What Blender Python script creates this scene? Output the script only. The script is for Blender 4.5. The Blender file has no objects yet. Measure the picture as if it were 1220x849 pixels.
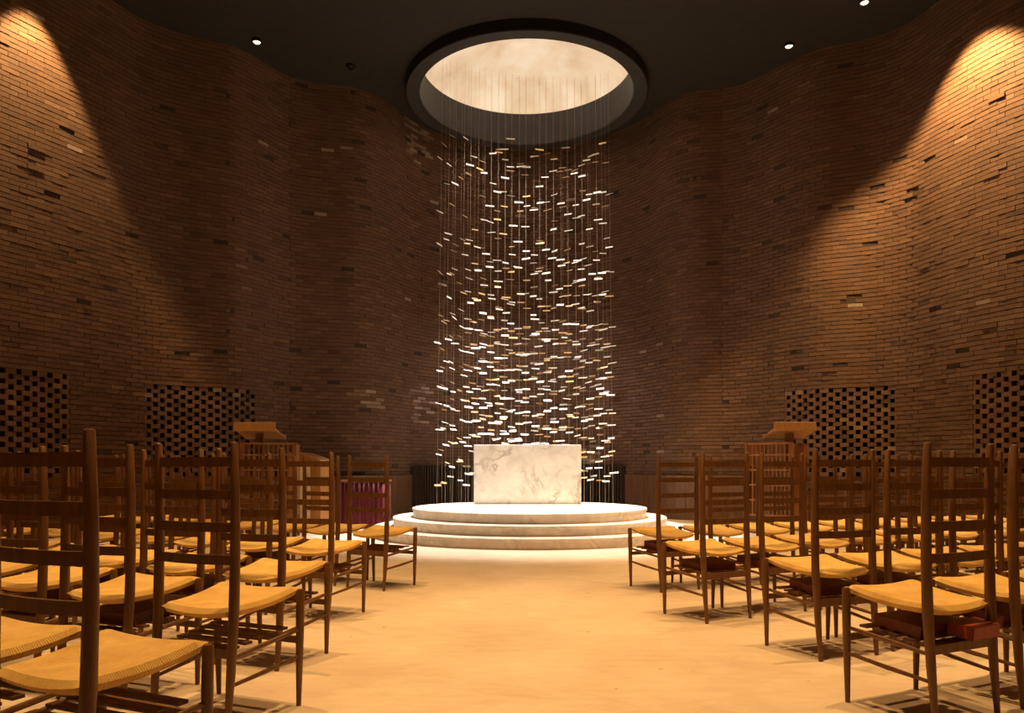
import bpy, bmesh, math, random
from mathutils import Vector, Matrix
random.seed(11)
SC = bpy.context.scene
COL = SC.collection
PI = math.pi
F = 900.0; HZ = 556.0; CX = 610.0; EYE = 0.95      # focal length (px), horizon row, vanishing column, eye height

def X_at(px, d): return (px - CX) / F * d

# ------------------------------------------------------------------ materials
def mat(name):
    m = bpy.data.materials.new(name); m.use_nodes = True
    nt = m.node_tree; nt.nodes.clear()
    out = nt.nodes.new('ShaderNodeOutputMaterial'); b = nt.nodes.new('ShaderNodeBsdfPrincipled')
    nt.links.new(b.outputs[0], out.inputs[0])
    return m, nt, b
def N(nt, t, **kw):
    n = nt.nodes.new(t)
    for k, v in kw.items():
        if k in n.inputs: n.inputs[k].default_value = v
        else: setattr(n, k, v)
    return n
def L(nt, a, b): nt.links.new(a, b)
def math_n(nt, op, a, b=None):
    n = nt.nodes.new('ShaderNodeMath'); n.operation = op
    for i, v in enumerate((a, b)):
        if v is None: continue
        if isinstance(v, (int, float)): n.inputs[i].default_value = v
        else: nt.links.new(v, n.inputs[i])
    return n.outputs[0]
def ramp(nt, fac, stops):
    r = nt.nodes.new('ShaderNodeValToRGB')
    e = r.color_ramp.elements
    while len(e) < len(stops): e.new(0.5)
    for i, (p, c) in enumerate(stops):
        e[i].position = p; e[i].color = (*c, 1)
    nt.links.new(fac, r.inputs[0]); return r.outputs[0]
def mixc(nt, fac, a, b, blend='MIX'):
    n = nt.nodes.new('ShaderNodeMix'); n.data_type = 'RGBA'; n.blend_type = blend
    for s, v in ((n.inputs[0], fac), (n.inputs[6], a), (n.inputs[7], b)):
        if isinstance(v, (int, float)): s.default_value = v
        elif isinstance(v, tuple): s.default_value = (*v, 1)
        else: nt.links.new(v, s)
    return n.outputs[2]
def noise(nt, vec, scale, detail=4, rough=0.55, dist=0.0):
    n = N(nt, 'ShaderNodeTexNoise', Scale=scale, Detail=detail, Roughness=rough, Distortion=dist)
    if vec is not None: nt.links.new(vec, n.inputs['Vector'])
    return n.outputs['Fac']
def bump(nt, b, h, strength, dist):
    n = N(nt, 'ShaderNodeBump', Strength=strength, Distance=dist)
    nt.links.new(h, n.inputs['Height']); nt.links.new(n.outputs[0], b.inputs['Normal'])
def objco(nt): return nt.nodes.new('ShaderNodeTexCoord').outputs['Object']
def scaled(nt, vec, s):
    n = nt.nodes.new('ShaderNodeMapping'); n.inputs['Scale'].default_value = s
    nt.links.new(vec, n.inputs['Vector']); return n.outputs[0]

def m_brick():
    m, nt, b = mat('rough_brick')
    a = N(nt, 'ShaderNodeAttribute'); a.attribute_name = 'brick_tone'
    co = objco(nt)
    c = ramp(nt, a.outputs['Fac'], [(0.0, (.012, .008, .005)), (.06, (.062, .029, .014)), (.35, (.132, .061, .029)), (.65, (.182, .088, .041)), (.9, (.25, .135, .068)), (1.0, (.42, .32, .24))])
    pn = noise(nt, co, 0.9, 3)
    c = mixc(nt, math_n(nt, 'MULTIPLY', pn, 0.6), c, (.10, .060, .036))
    n1 = noise(nt, co, 38, 5, .65)
    c = mixc(nt, 0.5, c, ramp(nt, n1, [(.3, (.35, .35, .35)), (.7, (1, 1, 1))]), 'MULTIPLY')
    L(nt, c, b.inputs['Base Color']); b.inputs['Roughness'].default_value = .88
    bump(nt, b, n1, .6, .008)
    return m
def m_plain(name, col, rough=.6, metal=0, nscale=None, nstr=.2, amount=.25, dist=.003):
    m, nt, b = mat(name)
    b.inputs['Roughness'].default_value = rough; b.inputs['Metallic'].default_value = metal
    if nscale:
        n1 = noise(nt, objco(nt), nscale, 5)
        dark = tuple(v * (1 - amount) for v in col); lite = tuple(min(1, v * (1 + amount)) for v in col)
        L(nt, ramp(nt, n1, [(.3, dark), (.7, lite)]), b.inputs['Base Color'])
        bump(nt, b, n1, nstr, dist)
    else: b.inputs['Base Color'].default_value = (*col, 1)
    return m
def m_wood(name, c0, c1, scale=(14, 14, 1.6), rough=.45):
    m, nt, b = mat(name)
    co = objco(nt)
    n1 = noise(nt, scaled(nt, co, scale), 3.0, 5, .6, .6)
    L(nt, ramp(nt, n1, [(.3, c0), (.72, c1)]), b.inputs['Base Color'])
    b.inputs['Roughness'].default_value = rough
    bump(nt, b, n1, .12, .002)
    return m
def m_rush():
    m, nt, b = mat('woven_rush')
    co = objco(nt)
    s = nt.nodes.new('ShaderNodeSeparateXYZ'); L(nt, co, s.inputs[0])
    ax = math_n(nt, 'DIVIDE', math_n(nt, 'ABSOLUTE', s.outputs[0]), .20)
    ay = math_n(nt, 'DIVIDE', math_n(nt, 'ABSOLUTE', s.outputs[1]), .18)
    side = math_n(nt, 'GREATER_THAN', ax, ay)
    jig = math_n(nt, 'MULTIPLY', noise(nt, co, 30, 2), .012)
    u = math_n(nt, 'ADD', jig, math_n(nt, 'ADD', math_n(nt, 'MULTIPLY', s.outputs[1], side), math_n(nt, 'MULTIPLY', s.outputs[0], math_n(nt, 'SUBTRACT', 1, side))))
    w = math_n(nt, 'SINE', math_n(nt, 'MULTIPLY', u, 2 * PI / .0065))
    fib = noise(nt, co, 90, 4, .6)
    h = math_n(nt, 'ADD', math_n(nt, 'MULTIPLY', w, .5), fib)
    big = noise(nt, co, 12, 3)
    c = ramp(nt, big, [(.3, (.66, .37, .085)), (.7, (.86, .54, .15))])
    c = mixc(nt, .35, c, ramp(nt, h, [(-.0, (.45, .4, .35)), (.7, (1, 1, 1))]), 'MULTIPLY')
    L(nt, c, b.inputs['Base Color']); b.inputs['Roughness'].default_value = .62
    bump(nt, b, h, .55, .003)
    return m
def m_floor():
    m, nt, b = mat('travertine_floor')
    co = objco(nt)
    n1 = noise(nt, scaled(nt, co, (1, 1, 1)), 1.3, 6, .6, .4)
    n2 = noise(nt, scaled(nt, co, (1.0, 3.2, 1)), 5.0, 6, .65, .5)
    c = ramp(nt, n1, [(.3, (.60, .445, .30)), (.7, (.745, .595, .43))])
    c = mixc(nt, .55, c, ramp(nt, n2, [(.36, (.84, .82, .79)), (.58, (1, 1, 1))]), 'MULTIPLY')
    n3 = noise(nt, co, 15, 2)
    c = mixc(nt, ramp(nt, n3, [(.735, (0, 0, 0)), (.76, (1, 1, 1))]), c, (.30, .19, .10))
    br = N(nt, 'ShaderNodeTexBrick', Scale=1.0); br.inputs['Mortar Size'].default_value = .004
    br.inputs['Brick Width'].default_value = .62; br.inputs['Row Height'].default_value = .31
    br.inputs['Color1'].default_value = (1, 1, 1, 1); br.inputs['Color2'].default_value = (.93, .92, .91, 1); br.inputs['Mortar'].default_value = (.86, .84, .81, 1)
    mp = nt.nodes.new('ShaderNodeMapping'); mp.inputs['Rotation'].default_value = (0, 0, .78); L(nt, co, mp.inputs[0]); L(nt, mp.outputs[0], br.inputs['Vector'])
    c = mixc(nt, .6, c, br.outputs['Color'], 'MULTIPLY')
    L(nt, c, b.inputs['Base Color']); b.inputs['Roughness'].default_value = .52
    bump(nt, b, n2, .12, .004)
    return m
def m_marble(name, base, vein, scale=1.6, veined=True, rough=.35):
    m, nt, b = mat(name)
    co = objco(nt)
    w = noise(nt, co, scale, 6, .6, 1.2)
    cl = noise(nt, co, scale * 2.6, 5, .6, .6)
    c = ramp(nt, cl, [(.34, tuple(v * .80 for v in base)), (.62, base)])
    if veined:
        d = math_n(nt, 'ABSOLUTE', math_n(nt, 'SUBTRACT', w, .5))
        v = ramp(nt, d, [(.0, (1, 1, 1)), (.012, (.55, .55, .55)), (.045, (0, 0, 0))])
        mask = ramp(nt, noise(nt, co, scale * 1.3, 2), [(.42, (0, 0, 0)), (.58, (1, 1, 1))])
        f = mixc(nt, 1.0, v, mask, 'MULTIPLY')
        c = mixc(nt, f, c, vein)
    L(nt, c, b.inputs['Base Color']); b.inputs['Roughness'].default_value = rough
    return m
def m_skylight():
    m, nt, b = mat('lit_skylight_glass')
    co = objco(nt)
    n1 = noise(nt, scaled(nt, co, (1, 1, .4)), 1.5, 7, .62, .3)
    n2 = noise(nt, co, 7, 3)
    c = ramp(nt, n1, [(.28, (.40, .275, .16)), (.5, (.62, .47, .31)), (.72, (.78, .65, .49))])
    c = mixc(nt, ramp(nt, n2, [(.71, (0, 0, 0)), (.76, (1, 1, 1))]), c, (.16, .11, .07))
    b.inputs['Base Color'].default_value = (.5, .4, .3, 1); b.inputs['Roughness'].default_value = .7
    L(nt, c, b.inputs['Emission Color']); b.inputs['Emission Strength'].default_value = 1.0
    return m
def m_emit(name, col, s):
    m, nt, b = mat(name)
    b.inputs['Base Color'].default_value = (*col, 1); b.inputs['Emission Color'].default_value = (*col, 1); b.inputs['Emission Strength'].default_value = s
    return m

M = dict(
    brick=m_brick(), mortar=m_plain('sandy_mortar', (.045, .028, .017), .95, 0, 25, .4),
    floor=m_floor(),
    ceil=m_plain('dark_painted_ceiling', (.016, .014, .010), .8, 0, 6, .05),
    drum=m_plain('dark_grey_drum', (.038, .037, .036), .55, 0, 5, .04),
    drumside=m_plain('black_drum_rim', (.006, .005, .005), .9),
    sky=m_skylight(),
    chair=m_wood('walnut_chair_wood', (.095, .037, .009), (.19, .080, .021)),
    rush=m_rush(),
    oak=m_wood('warm_oak', (.28, .125, .030), (.42, .20, .052)),
    teak=m_wood('reddish_teak', (.17, .065, .022), (.29, .12, .04)),
    darkslat=m_wood('dark_stained_slats', (.026, .016, .010), (.062, .038, .023)),
    wains=m_wood('brown_panelling', (.105, .050, .022), (.165, .085, .038), (5, 5, .8)),
    marble=m_marble('veined_cream_marble', (.78, .715, .635), (.34, .28, .23)),
    step=m_marble('pale_step_marble', (.78, .655, .50), (.5, .42, .34), 2.2),
    purple=m_plain('purple_cloth', (.115, .010, .018), .85, 0, 30, .2),
    cream=m_plain('cream_panel', (.62, .50, .30), .6, 0, 9, .05),
    red=m_plain('dark_red_cover', (.15, .022, .010), .5, 0, 40, .2),
    redbright=m_plain('bright_red_cover', (.30, .045, .016), .45, 0, 40, .15),
    page=m_plain('page_edges', (.10, .05, .025), .8),
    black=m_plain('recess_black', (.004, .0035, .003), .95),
    white_metal=m_plain('pale_silvery_metal', (.84, .80, .72), .42, .3, 20, .05, .1),
    brass=m_plain('brass_metal', (.80, .55, .24), .4, .6, 20, .05, .12),
    bronze=m_plain('dull_bronze_metal', (.42, .27, .14), .5, .6, 20, .05, .15),
    wire=m_plain('steel_wire', (.48, .37, .25), .6),
    lampbody=m_plain('black_lamp_can', (.01, .01, .01), .5, .3),
    bulb=m_emit('warm_bulb', (1.0, .80, .52), 5),
)

# ------------------------------------------------------------------ mesh helpers
def link(name, me, parent=None):
    o = bpy.data.objects.new(name, me); COL.objects.link(o)
    if parent is not None: o.parent = parent
    return o
def obj(name, bm, m, parent=None, smooth=False):
    bmesh.ops.recalc_face_normals(bm, faces=bm.faces)
    me = bpy.data.meshes.new(name); bm.to_mesh(me); bm.free()
    for k in (m if isinstance(m, (list, tuple)) else [m]): me.materials.append(k)
    if smooth:
        me.polygons.foreach_set('use_smooth', [True] * len(me.polygons)); 
        try: me.set_sharp_from_angle(angle=math.radians(40))
        except Exception: pass
    me.update()
    return link(name, me, parent)
def tag(o, label, cat, group=None):
    o['label'] = label; o['category'] = cat
    if group: o['group'] = group
    return o
def struct(o): o['kind'] = 'structure'; return o
def thing(name, label, cat, loc=(0, 0, 0), rz=0, group=None):
    o = link(name, None); o.location = loc; o.rotation_euler = (0, 0, rz); o.empty_display_size = .1
    return tag(o, label, cat, group)
def box(bm, x0, x1, y0, y1, z0, z1, bev=0, mtx=None, mi=0):
    vs = [bm.verts.new(p) for p in ((x0, y0, z0), (x1, y0, z0), (x1, y1, z0), (x0, y1, z0), (x0, y0, z1), (x1, y0, z1), (x1, y1, z1), (x0, y1, z1))]
    fs = [bm.faces.new([vs[i] for i in q]) for q in ((3, 2, 1, 0), (4, 5, 6, 7), (0, 1, 5, 4), (1, 2, 6, 5), (2, 3, 7, 6), (3, 0, 4, 7))]
    for f in fs: f.material_index = mi
    if mtx is not None: bmesh.ops.transform(bm, matrix=mtx, verts=vs)
    if bev:
        es = list({e for f in fs for e in f.edges})
        bmesh.ops.bevel(bm, geom=es, offset=bev, segments=2, affect='EDGES', profile=.5)
def tube(bm, pts, rad, seg=10, flat=None):
    """tapered round bar through pts with one radius each"""
    pts = [Vector(p) for p in pts]; rings = []
    for i, p in enumerate(pts):
        d = (pts[min(i + 1, len(pts) - 1)] - pts[max(i - 1, 0)]).normalized()
        up = Vector((0, 0, 1)) if abs(d.z) < .9 else Vector((1, 0, 0))
        a = d.cross(up).normalized(); c = d.cross(a).normalized()
        if abs(d.z) >= .9: a, c = Vector((1, 0, 0)), Vector((0, 1, 0))
        r = rad[i] if isinstance(rad, (list, tuple)) else rad
        fl = flat or 1
        rings.append([bm.verts.new(p + a * (r * fl * math.cos(2 * PI * k / seg)) + c * (r * math.sin(2 * PI * k / seg))) for k in range(seg)])
    for i in range(len(rings) - 1):
        for k in range(seg):
            bm.faces.new((rings[i][k], rings[i][(k + 1) % seg], rings[i + 1][(k + 1) % seg], rings[i + 1][k]))
    bm.faces.new(rings[0][::-1]); bm.faces.new(rings[-1])
def lathe(bm, prof, seg=96, cx=0, cy=0, closed=False):
    rings = []
    for r, z in prof:
        if r < 1e-6: rings.append([bm.verts.new((cx, cy, z))])
        else: rings.append([bm.verts.new((cx + r * math.cos(2 * PI * k / seg), cy + r * math.sin(2 * PI * k / seg), z)) for k in range(seg)])
    n = len(rings)
    for i in range(n if closed else n - 1):
        a, b = rings[i], rings[(i + 1) % n]
        for k in range(seg):
            if len(a) == 1 and len(b) == 1: continue
            if len(a) == 1: bm.faces.new((a[0], b[k], b[(k + 1) % seg]))
            elif len(b) == 1: bm.faces.new((a[k], a[(k + 1) % seg], b[0]))
            else: bm.faces.new((a[k], a[(k + 1) % seg], b[(k + 1) % seg], b[k]))

# ------------------------------------------------------------------ the undulating brick wall
CEIL = 7.65
LOOP = [(.25, 15.95), (1.45, 15.6), (2.40, 14.80), (2.85, 13.9), (3.25, 13.5), (3.84, 13.38), (4.24, 13.03), (4.55, 12.56), (4.95, 12.12), (5.62, 11.82), (6.0, 11.4), (6.15, 10.85),
        (6.42, 10.0), (6.80, 9.3), (7.25, 8.5), (7.30, 7.5), (7.0, 6.6), (6.75, 5.6), (6.7, 4.5), (6.3, 3.5), (5.5, 2.7), (4.9, 1.7), (4.1, .8), (2.9, .35), (1.8, -.5), (.25, -1.3),
        (-1.3, -.5), (-2.4, .35), (-3.6, .8), (-4.4, 1.7), (-5.0, 2.7), (-5.8, 3.5), (-6.2, 4.5), (-6.25, 5.6), (-6.5, 6.6), (-6.8, 7.5), (-6.78, 8.5), (-6.5, 9.3), (-6.15, 10.0),
        (-5.76, 10.85), (-5.55, 11.3), (-5.22, 11.62), (-4.76, 11.88), (-4.44, 12.05), (-4.15, 12.46), (-3.86, 12.98), (-3.37, 13.22), (-2.70, 13.4), (-2.28, 13.9), (-1.85, 14.80), (-.95, 15.6)]
def catmull(P, n=40):
    out = []
    m = len(P)
    for i in range(m):
        p0, p1, p2, p3 = (Vector(P[(i + k - 1) % m]) for k in range(4))
        for j in range(n):
            t = j / n
            out.append(.5 * ((2 * p1) + (p2 - p0) * t + (2 * p0 - 5 * p1 + 4 * p2 - p3) * t * t + (3 * p1 - p0 - 3 * p2 + p3) * t ** 3))
    return out
CURVE = catmull(LOOP)
# smooth the loop a little so that the undulations read as one continuous skin
for _ in range(60):
    CURVE = [(CURVE[i - 1] + CURVE[i] * 2 + CURVE[(i + 1) % len(CURVE)]) / 4 for i in range(len(CURVE))]
CUM = [0.0]
for i in range(len(CURVE)): CUM.append(CUM[-1] + (CURVE[(i + 1) % len(CURVE)] - CURVE[i]).length)
TOTAL = CUM[-1]
import bisect
def at(s):
    s %= TOTAL
    i = min(bisect.bisect_right(CUM, s) - 1, len(CURVE) - 1)
    t = (s - CUM[i]) / (CUM[i + 1] - CUM[i])
    return CURVE[i].lerp(CURVE[(i + 1) % len(CURVE)], t)
def inward(s):
    d = (at(s + .03) - at(s - .03)).normalized()
    return Vector((d.y, -d.x))          # the loop runs clockwise, so this points into the room
def s_of_px(px, side):
    """arc length at which the wall is seen in picture column px"""
    best, bs = 1e9, 0
    for i, p in enumerate(CURVE):
        if p.y < 6: continue
        e = abs(CX + F * p.x / p.y - px)
        if (p.x > .2) == (side > 0) and e < best: best, bs = e, CUM[i]
    return bs
CH = .0667; BL = .215; GAP = .011; VGAP = .004
SPANS = []   # perforated screens: (s0, s1)
for a, b, sd in ((303, 172, -1), (83, -75, -1), (935, 1068, 1), (1160, 1300, 1)):
    s0, s1 = sorted((s_of_px(a, sd), s_of_px(b, sd)))
    SPANS.append((s0, s1))
Z0, Z1 = 12 * CH, 33 * CH
def in_span(s, z):
    return Z0 - .001 < z < Z1 - .001 and any(a < s % TOTAL < b for a, b in SPANS)
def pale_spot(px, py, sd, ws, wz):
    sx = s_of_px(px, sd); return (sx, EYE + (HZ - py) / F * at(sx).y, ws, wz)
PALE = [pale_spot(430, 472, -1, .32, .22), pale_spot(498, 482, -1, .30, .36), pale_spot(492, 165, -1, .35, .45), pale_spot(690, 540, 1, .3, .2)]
def wall_mesh(name, sa, sb):
    V, Fc, MI, TONE = [], [], [], []
    def quad(pts, mi, tone):
        n = len(V); V.extend(pts); Fc.append((n, n + 1, n + 2, n + 3)); MI.append(mi); TONE.append(tone)
    nseg = max(4, int((sb - sa) / .05))
    cuts = sorted(set([sa + (sb - sa) * k / nseg for k in range(nseg + 1)] + [e for sp in SPANS for e in sp if sa < e < sb]))
    for k in range(len(cuts) - 1):
        s0, s1 = cuts[k], cuts[k + 1]
        if s1 - s0 < 1e-6: continue
        a, b = at(s0), at(s1)
        for z0, z1 in ((0, Z0), (Z0, Z1), (Z1, CEIL + .25)):
            if in_span((s0 + s1) / 2, (z0 + z1) / 2): continue
            quad([(a.x, a.y, z0), (b.x, b.y, z0), (b.x, b.y, z1), (a.x, a.y, z1)], 0, .5)
    for r in range(int((CEIL + .2) / CH)):
        z0, z1 = r * CH + GAP * .5, (r + 1) * CH - GAP * .5
        s = sa - (BL + VGAP) * (.5 if r % 2 else 0) + random.uniform(-.02, .02)
        while s < sb:
            e = s + BL; q0, q1 = max(s, sa), min(e, sb); s = e + VGAP
            zm = (z0 + z1) / 2
            if q1 - q0 < .02: continue
            clip = False
            if Z0 < zm < Z1:
                for a, b in SPANS:
                    if q0 < b and q1 > a:
                        if q0 < a - .02: q1 = a
                        elif q1 > b + .02: q0 = b
                        else: clip = True
            if clip or q1 - q0 < .02: continue
            u = random.random()
            p = random.gauss(.013, .0018); tone = min(.96, max(.07, random.gauss(.5, .13)))
            if u < .010: p = random.uniform(.020, .034)
            elif u < .022: p = -.012; tone = random.uniform(0, .04); q1 = min(q1, q0 + random.uniform(.07, .14))
            elif u < .024: tone = 1.0
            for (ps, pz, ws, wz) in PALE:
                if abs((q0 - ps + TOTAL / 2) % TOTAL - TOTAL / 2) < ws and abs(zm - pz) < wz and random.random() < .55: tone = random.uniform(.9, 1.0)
            tl, tr = random.gauss(0, .0012), random.gauss(0, .0012)
            a, b = at(q0), at(q1); na, nb = inward(q0), inward(q1)
            fa, fb = a + na * (p + tl), b + nb * (p + tr)
            ba, bb = a - na * .03, b - nb * .03
            dz = random.gauss(0, .0015)
            zz0, zz1 = z0 + dz, z1 + dz
            quad([(fa.x, fa.y, zz0), (fb.x, fb.y, zz0), (fb.x, fb.y, zz1), (fa.x, fa.y, zz1)], 1, tone)
            quad([(ba.x, ba.y, zz1), (fa.x, fa.y, zz1), (fb.x, fb.y, zz1), (bb.x, bb.y, zz1)], 1, tone)
            quad([(fa.x, fa.y, zz0), (ba.x, ba.y, zz0), (bb.x, bb.y, zz0), (fb.x, fb.y, zz0)], 1, tone)
            quad([(ba.x, ba.y, zz0), (fa.x, fa.y, zz0), (fa.x, fa.y, zz1), (ba.x, ba.y, zz1)], 1, tone)
            quad([(fb.x, fb.y, zz0), (bb.x, bb.y, zz0), (bb.x, bb.y, zz1), (fb.x, fb.y, zz1)], 1, tone)
    me = bpy.data.meshes.new(name); me.from_pydata(V, [], Fc)
    me.materials.append(M['mortar']); me.materials.append(M['brick'])
    me.polygons.foreach_set('material_index', MI)
    at_ = me.attributes.new('brick_tone', 'FLOAT', 'FACE'); at_.data.foreach_set('value', TONE)
    me.update()
    return struct(link(name, me))
s_right = s_of_px(860, 1); s_left = s_of_px(345, -1)
iF1 = min(range(len(CURVE)), key=lambda i: (CURVE[i] - Vector((5.5, 2.7))).length)
iF2 = min(range(len(CURVE)), key=lambda i: (CURVE[i] - Vector((-5.0, 2.7))).length)
wall_mesh('wall_back', s_left - TOTAL, s_right)
wall_mesh('wall_right', s_right, CUM[iF1])
wall_mesh('wall_front', CUM[iF1], CUM[iF2])
wall_mesh('wall_left', CUM[iF2], s_left)

# perforated brick screens, each standing in its opening, with a dark closed recess behind
scr_lab = ['perforated brick screen set in the wall behind the left lectern',
           'perforated brick screen at the far left edge of the room, beside the chairs',
           'perforated brick screen set in the wall behind the right lectern',
           'perforated brick screen at the far right edge of the room, beside the chairs']
for (s0, s1), lab in zip(SPANS, scr_lab):
    o_ = at((s0 + s1) / 2)
    V, Fc, MI, TN = [], [], [], []
    def quad(p, mi, t):
        n = len(V); V.extend([(q[0] - o_.x, q[1] - o_.y, q[2]) for q in p]); Fc.append((n, n + 1, n + 2, n + 3)); MI.append(mi); TN.append(t)
    pitch = .198; brick = .132
    for r in range(21):
        z0, z1 = Z0 + r * CH + .001, Z0 + (r + 1) * CH - .001
        s = s0 - (pitch * .5 if r % 2 else 0) + .004
        while s < s1:
            q0, q1 = max(s, s0), min(s + brick, s1); s += pitch
            if q1 - q0 < .02: continue
            # long bricks overlap the ones below at both ends, leaving one hole per pitch
            a, b = at(q0), at(q1); na, nb = inward(q0), inward(q1)
            t = min(.95, max(.1, random.gauss(.55, .2))); p = random.gauss(.006, .003)
            fa, fb, ba, bb = a + na * p, b + nb * p, a - na * .10, b - nb * .10
            for pts in ([(fa.x, fa.y, z0), (fb.x, fb.y, z0), (fb.x, fb.y, z1), (fa.x, fa.y, z1)],
                        [(ba.x, ba.y, z1), (fa.x, fa.y, z1), (fb.x, fb.y, z1), (bb.x, bb.y, z1)],
                        [(fa.x, fa.y, z0), (ba.x, ba.y, z0), (bb.x, bb.y, z0), (fb.x, fb.y, z0)],
                        [(ba.x, ba.y, z0), (fa.x, fa.y, z0), (fa.x, fa.y, z1), (ba.x, ba.y, z1)],
                        [(fb.x, fb.y, z0), (bb.x, bb.y, z0), (bb.x, bb.y, z1), (fb.x, fb.y, z1)],
                        [(bb.x, bb.y, z0), (ba.x, ba.y, z0), (ba.x, ba.y, z1), (bb.x, bb.y, z1)]): quad(pts, 0, t)
    me = bpy.data.meshes.new('perforated_brick_screen'); me.from_pydata(V, [], Fc); me.materials.append(M['brick'])
    at_ = me.attributes.new('brick_tone', 'FLOAT', 'FACE'); at_.data.foreach_set('value', TN); me.update()
    o = link('perforated_brick_screen', me); o.location = (o_.x, o_.y, 0)
    tag(o, lab, 'brick screen')
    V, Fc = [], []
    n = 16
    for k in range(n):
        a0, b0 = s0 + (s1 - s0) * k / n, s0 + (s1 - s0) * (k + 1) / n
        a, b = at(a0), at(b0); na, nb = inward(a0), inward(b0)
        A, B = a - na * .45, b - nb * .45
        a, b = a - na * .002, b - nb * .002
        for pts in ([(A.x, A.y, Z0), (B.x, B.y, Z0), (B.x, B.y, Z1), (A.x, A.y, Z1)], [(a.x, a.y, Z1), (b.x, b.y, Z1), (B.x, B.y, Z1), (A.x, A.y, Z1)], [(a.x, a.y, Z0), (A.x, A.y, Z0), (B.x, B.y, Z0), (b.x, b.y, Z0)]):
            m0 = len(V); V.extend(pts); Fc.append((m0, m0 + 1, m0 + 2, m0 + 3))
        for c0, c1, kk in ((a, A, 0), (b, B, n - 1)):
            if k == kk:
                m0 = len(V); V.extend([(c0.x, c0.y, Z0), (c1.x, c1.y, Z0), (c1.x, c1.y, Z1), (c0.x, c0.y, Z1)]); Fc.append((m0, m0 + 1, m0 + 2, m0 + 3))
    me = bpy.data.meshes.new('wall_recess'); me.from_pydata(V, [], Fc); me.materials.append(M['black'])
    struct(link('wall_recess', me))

# floor
bm = bmesh.new(); vs = [bm.verts.new((p.x, p.y, 0)) for p in CURVE[::4]]; bm.faces.new(vs)
r_ = bmesh.ops.extrude_face_region(bm, geom=bm.faces[:])
bmesh.ops.translate(bm, vec=(0, 0, -.2), verts=[v for v in r_['geom'] if isinstance(v, bmesh.types.BMVert)])
struct(obj('floor', bm, M['floor']))

# ceiling with the round opening of the skylight
SKX, SKY, SKR, SKI, DROP = .255, 13.40, 2.12, 1.875, .18
bm = bmesh.new()
outer = [at(TOTAL * k / 240) for k in range(240)]
vo = [bm.verts.new((p.x, p.y, CEIL)) for p in outer]
seg = 96
vi = [bm.verts.new((SKX + (SKR - .01) * math.cos(2 * PI * k / seg), SKY + (SKR - .01) * math.sin(2 * PI * k / seg), CEIL)) for k in range(seg)]
eo = [bm.edges.new((vo[i], vo[(i + 1) % 240])) for i in range(240)]
ei = [bm.edges.new((vi[i], vi[(i + 1) % seg])) for i in range(seg)]
bmesh.ops.triangle_fill(bm, use_beauty=True, use_dissolve=False, edges=eo + ei)
struct(obj('ceiling', bm, M['ceil']))

# skylight: dark drum with a black outer rim and a lit glass dome
sk = thing('skylight', 'round ceiling skylight with dark drum and glowing cream dome above the altar', 'skylight', (SKX, SKY, CEIL))
sk['kind'] = 'thing'
bm = bmesh.new(); zb = -DROP; zt = .43
lathe(bm, [(SKR - .012, zb), (SKI + .02, zb), (SKI, zb + .02), (SKI, zt), (SKR - .012, zt)], 128)
obj('drum', bm, M['drum'], sk, True)
bm = bmesh.new(); lathe(bm, [(SKR - .012, zb), (SKR, zb + .012), (SKR, .02), (SKR - .012, .02)], 128, closed=True)
obj('rim', bm, M['drumside'], sk, True)
bm = bmesh.new()
lathe(bm, [(SKI + .01, zt)] + [((SKI + .01) * math.cos(a), zt + .7 * math.sin(a)) for a in [PI / 2 * k / 14 for k in range(1, 14)]] + [(0, zt + .7)], 96)
obj('glass_dome', bm, M['sky'], sk, True)

# recessed ceiling lamps seen as small bright slots
def downlight(x, y, lab, lit=True):
    t = thing('ceiling_downlight', lab, 'downlight', (x, y, CEIL), 0, 'small recessed lamps along the ceiling edge')
    bm = bmesh.new(); lathe(bm, [(.062, -.05), (.075, -.05), (.075, 0.0), (.062, 0.0)], 24, closed=True); obj('can', bm, M['lampbody'], t, True)
    bm = bmesh.new(); lathe(bm, [(0, -.052), (.04, -.050), (.055, -.035), (.0, -.03)], 20); obj('bulb', bm, M['bulb'] if lit else M['lampbody'], t, True)
for px, py, lab, lit in ((306, 51, 'bright small ceiling lamp on the left, near the brick wall edge', True), (418, 81, 'unlit dark small ceiling lamp left of the skylight', False),
                    (940, 56, 'bright small ceiling lamp on the right, nearer the skylight', True), (1030, 4, 'bright small ceiling lamp on the right, at the top edge of the picture', True)):
    d = (CEIL - .05 - EYE) * F / (HZ - py)
    downlight(X_at(px, d), d, lab, lit)

# ------------------------------------------------------------------ altar platform
PX, PY, RI = .247, 10.84, .126
pt = thing('altar_platform', 'round pale marble platform of three steps under the altar', 'platform', (PX, PY, 0))
for i, R in enumerate((2.206, 1.937, 1.666)):
    bm = bmesh.new(); z0 = i * RI
    lathe(bm, [(0, z0), (R - .012, z0), (R - .012, z0 + RI - .035), (R, z0 + RI - .032), (R, z0 + RI - .005), (R - .005, z0 + RI), (0, z0 + RI)], 128)
    obj('step', bm, M['step'], pt, True)
bm = bmesh.new(); box(bm, -.8225, .8225, 0, .50, 0, .912, .006)
al = obj('altar', bm, M['marble']); al.location = (.238, 11.57, 3 * RI)
tag(al, 'rectangular veined cream marble altar block on the round platform', 'altar')

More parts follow.
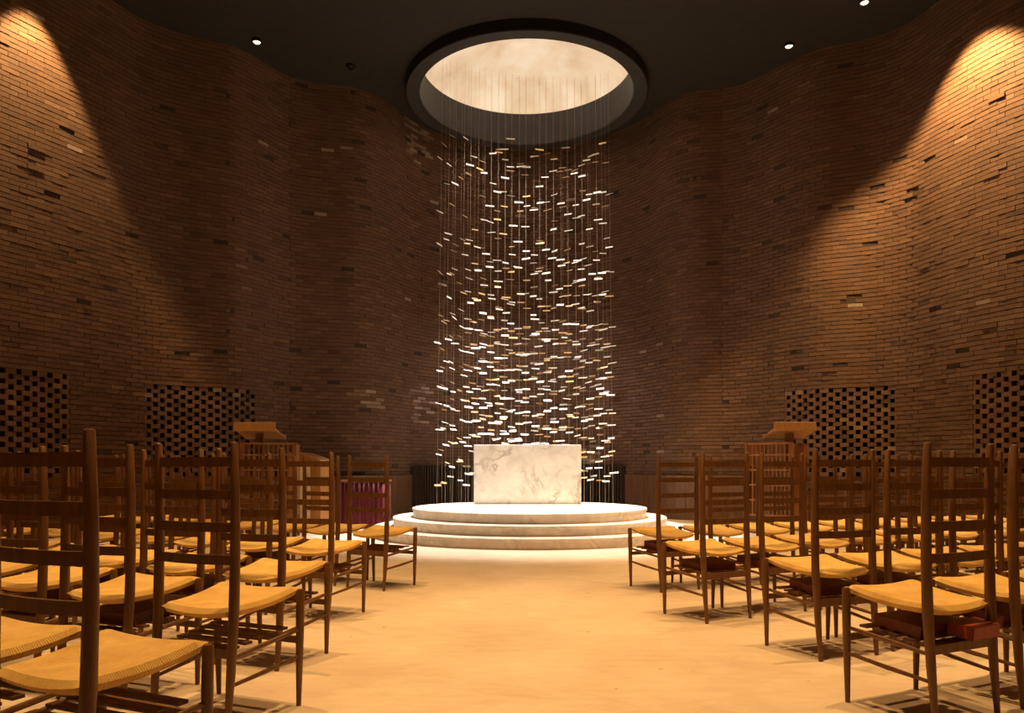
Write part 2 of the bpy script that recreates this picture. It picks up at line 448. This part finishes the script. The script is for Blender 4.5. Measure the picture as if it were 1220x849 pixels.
# ------------------------------------------------------------------ hanging metal screen
scn = thing('hanging_screen', 'tall screen of hanging wires and small shiny metal plates behind the altar', 'sculpture', (SKX, 12.95, 0))
def screen_plan(u):          # u -1..1 across; the wires stand on a shallow arc, open to the room
    return Vector((u * 1.53, .46 - .38 * (u - .35) ** 2, 0))
WZ = CEIL + .20
wires = []
for row, (n, dy, sh) in enumerate(((25, 0.0, 0), (24, .18, .5))):
    for k in range(n):
        u = -1 + 2 * (k + sh) / (n - 1) + random.uniform(-.012, .012)
        if u > 1.02: continue
        p = screen_plan(u) + Vector((0, dy, 0))
        wires.append((u, p, row))
wires = wires[:69]
plates = []
for u, p, row in wires:
    bm = bmesh.new()
    top = Vector((p.x * .935, p.y * .9, WZ)); bot = Vector((p.x, p.y, .004))
    tube(bm, [bot, top], .0016 if row == 0 else .0011, 5)
    obj('wire', bm, M['wire'], scn)
    # spacing of plates up the wire: close together in the lower half, wide apart near the skylight
    z = random.uniform(.62, .95)
    while z < 6.72:
        t = z / WZ; q = bot.lerp(top, t)
        plates.append((q, u, row))
        if z < 1.0: g = random.uniform(.20, .46)
        elif z < 3.3: g = random.uniform(.17, .36)
        elif z < 4.5: g = random.uniform(.26, .62)
        else: g = random.uniform(.40, 1.05)
        if u < -.55: g *= 1.35
        z += g
def plate_matrix(q, u):
    yaw = math.radians((-34 * u if u < .1 else -4 - 26 * u) + random.gauss(0, 8))
    if u < -.72: yaw = math.radians(random.uniform(38, 58))
    if u > .84: yaw = math.radians(random.gauss(-7, 4))
    pit = math.radians(random.uniform(22, 62))
    return Matrix.Translation(q + Vector((random.uniform(-.03, .03), -.004, 0))) @ Matrix.Rotation(yaw, 4, 'Z') @ Matrix.Rotation(pit, 4, 'X') @ Matrix.Rotation(math.radians(random.gauss(-7 * u, 5)), 4, 'Y')
def plate_kind(row):
    v = random.random()
    if row == 0: return 'white_metal' if v < .80 else ('brass' if v < .92 else 'bronze')
    if row == 1: return 'white_metal' if v < .45 else ('brass' if v < .62 else 'bronze')
    return 'white_metal' if v < .25 else ('brass' if v < .40 else 'bronze')
pm = {}
for kind in ('white_metal', 'brass', 'bronze'):
    bm = bmesh.new(); box(bm, -.068, .068, -.0175, .0175, -.003, .003)
    me = bpy.data.meshes.new('plate'); bm.to_mesh(me); bm.free(); me.materials.append(M[kind]); pm[kind] = me
cam_p = Vector((-SKX, -12.95, EYE))
plates.sort(key=lambda a: (a[0] - cam_p).length)
rest = {'V': [], 'F': [], 'M': []}
order = ['white_metal', 'brass', 'bronze']
for i, (q, u, row) in enumerate(plates):
    mt = plate_matrix(q, u); kd = plate_kind(row)
    sc = Matrix.Diagonal((random.uniform(.85, 1.15) * (1 - .12 * row), random.uniform(.75, 1.2), 1, 1)); mt = mt @ sc
    if i < 100:
        o = link('plate', pm[kd], scn); o.matrix_local = mt
    else:
        n = len(rest['V']); rest['V'].extend([tuple(mt @ v.co) for v in pm[kd].vertices])
        for f in pm[kd].polygons: rest['F'].append(tuple(n + j for j in f.vertices)); rest['M'].append(order.index(kd))
me = bpy.data.meshes.new('far_plates'); me.from_pydata(rest['V'], [], rest['F'])
for k in order: me.materials.append(M[k])
me.polygons.foreach_set('material_index', rest['M']); me.update()
o = link('far_plates', me, scn); o['kind'] = 'stuff'
print('PLATES', len(plates), 'WIRES', len(wires))

# ------------------------------------------------------------------ wainscot and slatted screen at the foot of the back wall
def strip(name, m, sa, sb, z0, z1, off0, off1, board=.18, gap=.004):
    bm = bmesh.new(); n = max(1, int((sb - sa) / board)); w = (sb - sa) / n
    for k in range(n):
        q0, q1 = sa + k * w + gap / 2, sa + (k + 1) * w - gap / 2
        a, b = at(q0), at(q1); na, nb = inward(q0), inward(q1)
        P = [a + na * off0, b + nb * off0, b + nb * off1, a + na * off1]
        lo = [bm.verts.new((p.x, p.y, z0)) for p in P]; hi = [bm.verts.new((p.x, p.y, z1)) for p in P]
        bm.faces.new(lo); bm.faces.new(hi)
        for j in range(4): bm.faces.new((lo[j], lo[(j + 1) % 4], hi[(j + 1) % 4], hi[j]))
    return obj(name, bm, m)
sA, sB = s_of_px(486, -1) - TOTAL, s_of_px(748, 1)
lw = SPANS[0][1]; 
o = struct(strip('trim_1', M['wains'], s_of_px(322, -1) - TOTAL, sA, 0, .80, .045, .085))
o = struct(strip('trim_2', M['wains'], sB, s_of_px(925, 1), 0, .80, .045, .085))
sl = thing('slatted_screen', 'low dark screen of upright slats along the wall behind the altar', 'slatted screen', (0, 0, 0))
o = strip('slats', M['darkslat'], sA + .01, sB - .01, .02, .98, .10, .15, .075, .035); o.parent = sl
o = strip('backing', M['darkslat'], sA + .01, sB - .01, .0, .96, .05, .10, .3, 0); o.parent = sl

# ------------------------------------------------------------------ chairs
H = 1.04
proto = {}
def chair_meshes():
    P = {}
    def keep(name, bm, m, smooth=True):
        o = obj(name, bm, m, None, smooth); me = o.data; bpy.data.objects.remove(o); return me
    # legs
    for s in (-1, 1):
        bm = bmesh.new(); tube(bm, [(s * .205, .172, 0), (s * .209, .172, .20), (s * .212, .172, .34), (s * .214, .172, .456), (s * .214, .172, .464)], [.0095, .0145, .0168, .0160, .0125], 12); P['front', s] = keep('leg', bm, M['chair'])
        bm = bmesh.new(); tube(bm, [(s * .178, -.190, 0), (s * .180, -.174, .20), (s * .182, -.160, .43), (s * .183, -.155, .62), (s * .183, -.155, .85), (s * .182, -.159, H - .004), (s * .182, -.159, H)],
                               [.0100, .0165, .0195, .0185, .0170, .0135, .010], 12); P['post', s] = keep('back_post', bm, M['chair'])
    # four ladder slats, slightly bowed backwards
    for k in range(4):
        zc = H - .072 - .118 * k; bm = bmesh.new(); n = 8; rings = []
        ym = -.156
        for j in range(n + 1):
            x = -.182 + .364 * j / n; y = ym - .022 * (1 - (x / .182) ** 2)
            h = .0175
            rings.append([bm.verts.new((x, y - .006, zc - h)), bm.verts.new((x, y + .006, zc - h)), bm.verts.new((x, y + .006, zc + h)), bm.verts.new((x, y - .006, zc + h))])
        for j in range(n):
            for q in range(4): bm.faces.new((rings[j][q], rings[j][(q + 1) % 4], rings[j + 1][(q + 1) % 4], rings[j + 1][q]))
        bm.faces.new(rings[0]); bm.faces.new(rings[-1])
        P['slat', k] = keep('back_slat', bm, M['chair'], False)
    # stretchers: sides (two each), front and rear
    for s in (-1, 1):
        bm = bmesh.new(); tube(bm, [(s * .181, -.165, .265), (s * .196, 0, .285), (s * .211, .172, .305)], [.0075, .0105, .0075], 8); P['side_hi', s] = keep('stretcher', bm, M['chair'])
        bm = bmesh.new(); tube(bm, [(s * .180, -.174, .165), (s * .194, 0, .180), (s * .209, .172, .200)], [.0070, .0095, .0070], 8); P['side_lo', s] = keep('stretcher', bm, M['chair'])
    bm = bmesh.new(); box(bm, -.205, .205, .165, .179, .248, .276, .003); P['fr'] = keep('stretcher', bm, M['chair'], False)
    bm = bmesh.new(); box(bm, -.178, .178, -.178, -.162, .262, .300, .003); P['rr'] = keep('stretcher', bm, M['chair'], False)
    # book shelf of thin slats under the seat, hung between the side stretchers
    bm = bmesh.new()
    for j in range(5):
        y = -.13 + j * .062; hw = .162 + (y + .165) / .337 * .022
        box(bm, -hw, hw, y - .018, y + .018, .287 + (y + .13) * .09, .297 + (y + .13) * .09)
    P['shelf'] = keep('book_shelf', bm, M['chair'], False)
    # woven seat: trapezoid pad, dished in the middle, with rounded edges that wrap the rails
    bm = bmesh.new(); n = 20; grid = {}
    for side in (0, 1):
        for i in range(n + 1):
            for j in range(n + 1):
                u, v = -1 + 2 * i / n, -1 + 2 * j / n
                hw = .185 + .022 * v * 1.0
                x = u * hw; y = .010 + v * (.180 - .004 * (1 - u * u) * (v > 0))
                m = max(abs(u), abs(v)); m2 = min(abs(u), abs(v))
                edge = math.sqrt(max(0, 1 - max(0, (m - .86) / .14) ** 2))
                # raised corners, hollow at the centre, faint grooves along the diagonals
                dish = .017 * (u * u * v * v) + .006 * m * m
                groove = .0035 * max(0, 1 - abs(abs(u) - abs(v)) / .06) * min(1, m * 3)
                zc = .424 + .018 * v + dish
                zt = zc + .019 * edge - groove * edge
                zb_ = zc - .019 * edge
                cr = .965 if m > .99 else 1
                grid[side, i, j] = bm.verts.new((x * cr, y, zt if side == 0 else zb_))
    for side in (0, 1):
        for i in range(n):
            for j in range(n):
                q = [grid[side, i, j], grid[side, i + 1, j], grid[side, i + 1, j + 1], grid[side, i, j + 1]]
                bm.faces.new(q if side == 0 else q[::-1])
    bmesh.ops.remove_doubles(bm, verts=bm.verts, dist=.0006)
    P['seat'] = keep('seat', bm, M['rush'])
    # rail carrying the seat on each side
    return P
CP = chair_meshes()
nm = {'front': 'leg', 'post': 'back_post', 'slat': 'back_slat', 'side_hi': 'stretcher', 'side_lo': 'stretcher', 'fr': 'stretcher', 'rr': 'stretcher', 'shelf': 'book_shelf', 'seat': 'seat'}
ORD = ['first', 'second', 'third', 'fourth', 'fifth', 'sixth', 'seventh', 'eighth', 'ninth']
CHAIRS = {}
def put_chair(side, row, k, P, ang, label):
    """P: floor point of the front leg on the aisle side; ang: turn of the chair about z"""
    t = thing('ladder_back_chair', label, 'chair', (0, 0, 0), ang, 'rush-seated ladder-back chairs in rows')
    loc = Vector((-.205 if side > 0 else .205, .172, 0)); loc.rotate(Matrix.Rotation(ang, 3, 'Z'))
    t.location = (P[0] - loc.x, P[1] - loc.y, 0)
    for key, me in CP.items():
        link(nm[key[0] if isinstance(key, tuple) else key], me, t)
    CHAIRS[side, row, k] = t
    return t
# front-leg point by the aisle, turn of the chairs, direction of the row, spacing, count
rows_r = [((1.357, 3.054), 25.5, 25.7, .52, 8), ((1.356, 4.02), 20.5, 24, .50, 8), ((.988, 4.886), 28, 27, .485, 8), ((.947, 6.02), 26, 23, .48, 9)]
rows_l = [((-.842, 2.075), 24, 24, .485, 3), ((-.850, 3.01), 22.5, 29, .60, 6), ((-.946, 3.85), 20, 28, .56, 7), ((-.972, 4.94), 20.5, 28, .52, 7), ((-.786, 6.08), 28, 31, .50, 8)]
rn_r = ['nearest row', 'second nearest row', 'second row from the altar', 'row nearest the altar']
rn_l = ['nearest row', 'second nearest row', 'middle row', 'second row from the altar', 'row nearest the altar']
for r, (p, th, rd, sp, n) in enumerate(rows_r):
    for k in range(n):
        a = math.radians(th + random.uniform(-1.5, 1.5) * (k > 0))
        b = math.radians(rd)
        P = (p[0] + math.cos(b) * sp * k, p[1] + math.sin(b) * sp * k)
        put_chair(1, r, k, P, a, f'ladder-back chair with rush seat, {ORD[k]} from the aisle, right block, {rn_r[r]}')
for r, (p, th, rd, sp, n) in enumerate(rows_l):
    for k in range(n):
        a = -math.radians(th + random.uniform(-1.5, 1.5) * (k > 0))
        b = math.radians(rd)
        P = (p[0] - math.cos(b) * sp * k, p[1] + math.sin(b) * sp * k)
        put_chair(-1, r, k, P, a, f'ladder-back chair with rush seat, {ORD[k]} from the aisle, left block, {rn_l[r]}')

# red books lying on the shelves under some seats
def book(ch, lab, off=(0, -.02), size=(.24, .18, .05), turn=0.0, cov='red'):
    c = CHAIRS[ch]
    o = thing('red_book', lab, 'book', (0, 0, 0), 0, 'red books on the shelves under the seats')
    R = c.rotation_euler.z
    v = Vector((off[0], off[1], 0)); v.rotate(Matrix.Rotation(R, 3, 'Z'))
    o.location = (c.location.x + v.x, c.location.y + v.y, .3075)
    o.rotation_euler = (math.radians(5), 0, R + turn)
    w, d, h = size
    bm = bmesh.new(); box(bm, -w / 2, w / 2, -d / 2, d / 2, 0, .004, .001); box(bm, -w / 2, w / 2, -d / 2, d / 2, h - .004, h, .001); box(bm, -w / 2, w / 2, -d / 2 , -d / 2 + .005, 0, h, .001); box(bm, -w / 2, -w / 2 + .004, -d / 2, d / 2, 0, h, .001)
    obj('cover', bm, M[cov], o)
    bm = bmesh.new(); box(bm, -w / 2 + .006, w / 2 - .006, -d / 2 + .005, d / 2 - .006, .004, h - .004); obj('pages', bm, M['page'], o)
for side, blk, rn, seats in ((1, 'right', rn_r, ((0, 0), (0, 1), (1, 0), (1, 1), (2, 0), (2, 1), (3, 0))), (-1, 'left', rn_l, ((1, 1), (1, 2), (2, 1), (2, 2), (3, 1)))):
    for r, k in seats:
        book((side, r, k), f'red book under the {ORD[k]} chair from the aisle, {blk} block, {rn[r]}', (random.uniform(-.02, .02), .0), (.27, .20, random.uniform(.045, .055)), random.uniform(-.05, .05))

book((1, 0, 0), 'small bright red book sticking out at the back under the nearest right-block aisle chair', (.085, -.155), (.17, .10, .052), .05, 'redbright')

# ------------------------------------------------------------------ lecterns
def lectern(x, y, rz, rx, ry, hw, dp, lab):
    t = thing('slatted_lectern', lab, 'lectern', (x, y, 0), rz, 'wooden lecterns flanking the altar')
    zt = 1.27; zl = .30
    bm = bmesh.new()
    for z in (zl, .50, .70, .90, 1.10, zt - .022): box(bm, -hw, hw, -.018, .018, z, z + .020)
    obj('rail', bm, M['oak'], t)
    bm = bmesh.new(); n = 11
    for k in range(n):
        xx = -hw + .03 + (2 * hw - .06) * k / (n - 1); box(bm, xx - .010, xx + .010, -.012, .012, zl, zt - .01)
    obj('slats', bm, M['teak'], t)
    for s in (-1, 1):
        bm = bmesh.new(); box(bm, s * hw - .02, s * hw + .02, -.022, .022, 0, zt, .003); obj('post', bm, M['teak'], t)
        bm = bmesh.new(); box(bm, s * hw - .012, s * hw + .012, .022, dp - .02, zl, zt - .02, .003); obj('side_panel', bm, M['teak'], t)
        bm = bmesh.new(); box(bm, s * hw - .018, s * hw + .018, dp - .02, dp + .02, 0, zt, .003); obj('post', bm, M['teak'], t)
    bm = bmesh.new(); box(bm, -hw, hw, .02, dp, .95, .975, .002); obj('shelf', bm, M['teak'], t)
    # sloping book rest on its own column, the high edge towards the congregation
    bm = bmesh.new(); box(bm, rx - .05, rx + .05, ry - .04, ry + .04, .975, 1.40, .004); obj('column', bm, M['teak'], t)
    mt = Matrix.Translation((rx, ry, 1.405)) @ Matrix.Rotation(-rz, 4, 'Z') @ Matrix.Rotation(math.radians(-13), 4, 'X')
    bm = bmesh.new(); box(bm, -.275, .275, -.21, .24, -.012, .012, .004, mt); obj('book_rest', bm, M['oak'], t)
    bm = bmesh.new(); box(bm, -.275, .275, -.235, -.21, -.035, .085, .004, mt); obj('front_board', bm, M['oak'], t)
    bm = bmesh.new(); box(bm, -.275, .275, .24, .262, -.02, .05, .004, mt); obj('ledge', bm, M['oak'], t)
lectern(X_at(320, 10), 10.0, math.radians(10), -.14, .20, .34, .42, 'slatted wooden lectern left of the altar, in front of a perforated brick screen')
lectern(X_at(916, 10), 10.0, math.radians(-38), .18, .27, .30, .60, 'slatted wooden lectern right of the altar, in front of a perforated brick screen')

# ------------------------------------------------------------------ table with purple cloth and small console, left of the altar
tx, ty = X_at(411, 11.6), 11.6
t = thing('side_table', 'low wooden table hung with pleated purple cloth left of the altar', 'table', (tx, ty, 0), math.radians(-4))
bm = bmesh.new(); box(bm, -.60, .60, 0, .55, .715, .745, .004); obj('tabletop', bm, M['teak'], t)
for sx in (-.56, .56):
    for yy in (.05, .50):
        bm = bmesh.new(); tube(bm, [(sx, yy, 0), (sx, yy, .715)], .022, 10); obj('leg', bm, M['teak'], t)
bm = bmesh.new(); n = 220; prev = None
path = [(-.585, .52), (-.585, .005), (.585, .005), (.585, .52)]
pts = []
for (a, b) in zip(path[:-1], path[1:]):
    le = math.hypot(b[0] - a[0], b[1] - a[1]); m_ = int(le / .008)
    nx, ny = (b[1] - a[1]) / le, -(b[0] - a[0]) / le
    for k in range(m_):
        q = k / m_; w = .016 * math.sin(2 * PI * (q * le) / .075) + .006 * math.sin(2 * PI * q * le / .031)
        pts.append((a[0] + (b[0] - a[0]) * q, a[1] + (b[1] - a[1]) * q, nx, ny, w))
cols = []
for (x, y, nx, ny, w) in pts:
    cols.append([bm.verts.new((x - nx * w * kk, y - ny * w * kk, zz)) for zz, kk in ((.712, .35), (.5, .7), (.25, 1.0), (.02, 1.15))])
for a, b in zip(cols[:-1], cols[1:]):
    for q in range(3): bm.faces.new((a[q], b[q], b[q + 1], a[q + 1]))
o = obj('cloth_skirt', bm, M['purple'], t, True)
md = o.modifiers.new('thick', 'SOLIDIFY'); md.thickness = .004

cx_, cy_ = X_at(362, 10.9), 10.9
t = thing('wooden_cabinet', 'small light oak cabinet with curved top and cream panel beside the purple table', 'cabinet', (cx_, cy_, 0), math.radians(-8))
bm = bmesh.new(); prof = []
for k in range(13):
    q = k / 12; prof.append((-.25 + .50 * q, 1.02 + .125 * math.cos(max(0, q - .12) * PI / 2 * 1.1)))
lo = [(-.25, .0), (.25, .0)]
ring = [(lo[0][0], .03)] + prof + [(lo[1][0], .03)]
fa = [bm.verts.new((x, 0, z)) for x, z in ring]; fb = [bm.verts.new((x, .42, z)) for x, z in ring]
bm.faces.new(fa); bm.faces.new(fb[::-1])
for j in range(len(ring)): bm.faces.new((fa[j], fb[j], fb[(j + 1) % len(ring)], fa[(j + 1) % len(ring)]))
obj('body', bm, M['oak'], t)
bm = bmesh.new()
r2 = [(x * 1.03, z + .022) for x, z in prof]
fa = [bm.verts.new((x, -.02, z)) for x, z in prof + r2[::-1]]; fb = [bm.verts.new((x, .44, z)) for x, z in prof + r2[::-1]]
bm.faces.new(fa); bm.faces.new(fb[::-1])
for j in range(len(fa)): bm.faces.new((fa[j], fb[j], fb[(j + 1) % len(fa)], fa[(j + 1) % len(fa)]))
obj('lid', bm, M['oak'], t)
bm = bmesh.new(); box(bm, -.06, .10, -.012, .0, .10, .98, .003); obj('front_panel', bm, M['cream'], t)
bm = bmesh.new(); box(bm, -.24, .24, .01, .41, 0, .03); obj('plinth', bm, M['teak'], t)

# ------------------------------------------------------------------ lights
def spot(name, loc, aim, power, deg, col, blend=.3, rad=.06):
    l = bpy.data.lights.new(name, 'SPOT'); l.energy = power; l.spot_size = math.radians(deg); l.spot_blend = blend; l.shadow_soft_size = rad; l.color = col
    o = bpy.data.objects.new(name, l); COL.objects.link(o); o.location = loc
    o.rotation_euler = (Vector(aim) - Vector(loc)).to_track_quat('-Z', 'Y').to_euler()
    return o
WARM = (1.0, .61, .25); NEUT = (1.0, .93, .88)
ZL = CEIL - .08
# wall washers close to the left and right walls
spot('wall_washer_left', (-5.85, 9.58, ZL), (-5.98, 9.55, 0), 1450, 60, WARM, .35, .04)
spot('wall_washer_right', (5.68, 9.93, ZL), (5.80, 9.97, 0), 2600, 84, WARM, .35, .04)
# downlights over the aisle and the seats
spot('seat_light_aisle_near', (.1, 2.6, ZL), (.1, 2.6, 0), 1500, 62, WARM, .7)
spot('seat_light_aisle', (.2, 5.4, ZL), (.2, 5.4, 0), 960, 60, WARM, .7)
for x, y, p in ((-2.6, 4.2, 1100), (2.9, 4.2, 1100), (-3.0, 6.8, 800), (3.4, 6.8, 800)):
    spot('seat_light', (x, y, ZL), (x, y, 0), p, 62, WARM, .7)
# skylight: light falling through the drum on the altar
for dx in (-1.0, 1.0):
    spot('altar_light', (SKX + dx, 12.0, CEIL + .35), (PX + dx * .3, 10.9, .3), 6300, 46, NEUT, .35, .15)
for dx in (-.8, .8):
    spot('screen_fill_light', (SKX + dx, 11.75, CEIL + .1), (SKX + dx * .6, 13.2, 4.6), 700, 50, NEUT, .5, .12)  # extra spots added inside the drum to brighten the hanging plates
    spot('altar_front_fill', (PX + dx * 3, 6.4, ZL), (PX + dx * .2, 11.5, .7), 330, 20, NEUT, .5, .08)  # fill spots added under the ceiling to brighten the altar's front face

w = bpy.data.worlds.new('World'); SC.world = w; w.use_nodes = True
w.node_tree.nodes['Background'].inputs[0].default_value = (.02, .012, .006, 1); w.node_tree.nodes['Background'].inputs[1].default_value = .1

# ------------------------------------------------------------------ camera
cd = bpy.data.cameras.new('camera'); cam = bpy.data.objects.new('camera', cd); COL.objects.link(cam)
cam.location = (0, 0, EYE); cam.rotation_euler = (PI / 2, 0, 0)
cd.sensor_fit = 'HORIZONTAL'; cd.sensor_width = 36; cd.lens = 36 * F / 1220
cd.shift_y = (HZ - 849 / 2) / 1220; cd.shift_x = 0
cd.clip_start = .05
SC.camera = cam
vs_ = SC.view_settings
vs_.view_transform = 'Standard'; vs_.look = 'None'; vs_.gamma = 1; vs_.use_curve_mapping = False; vs_.exposure = 0
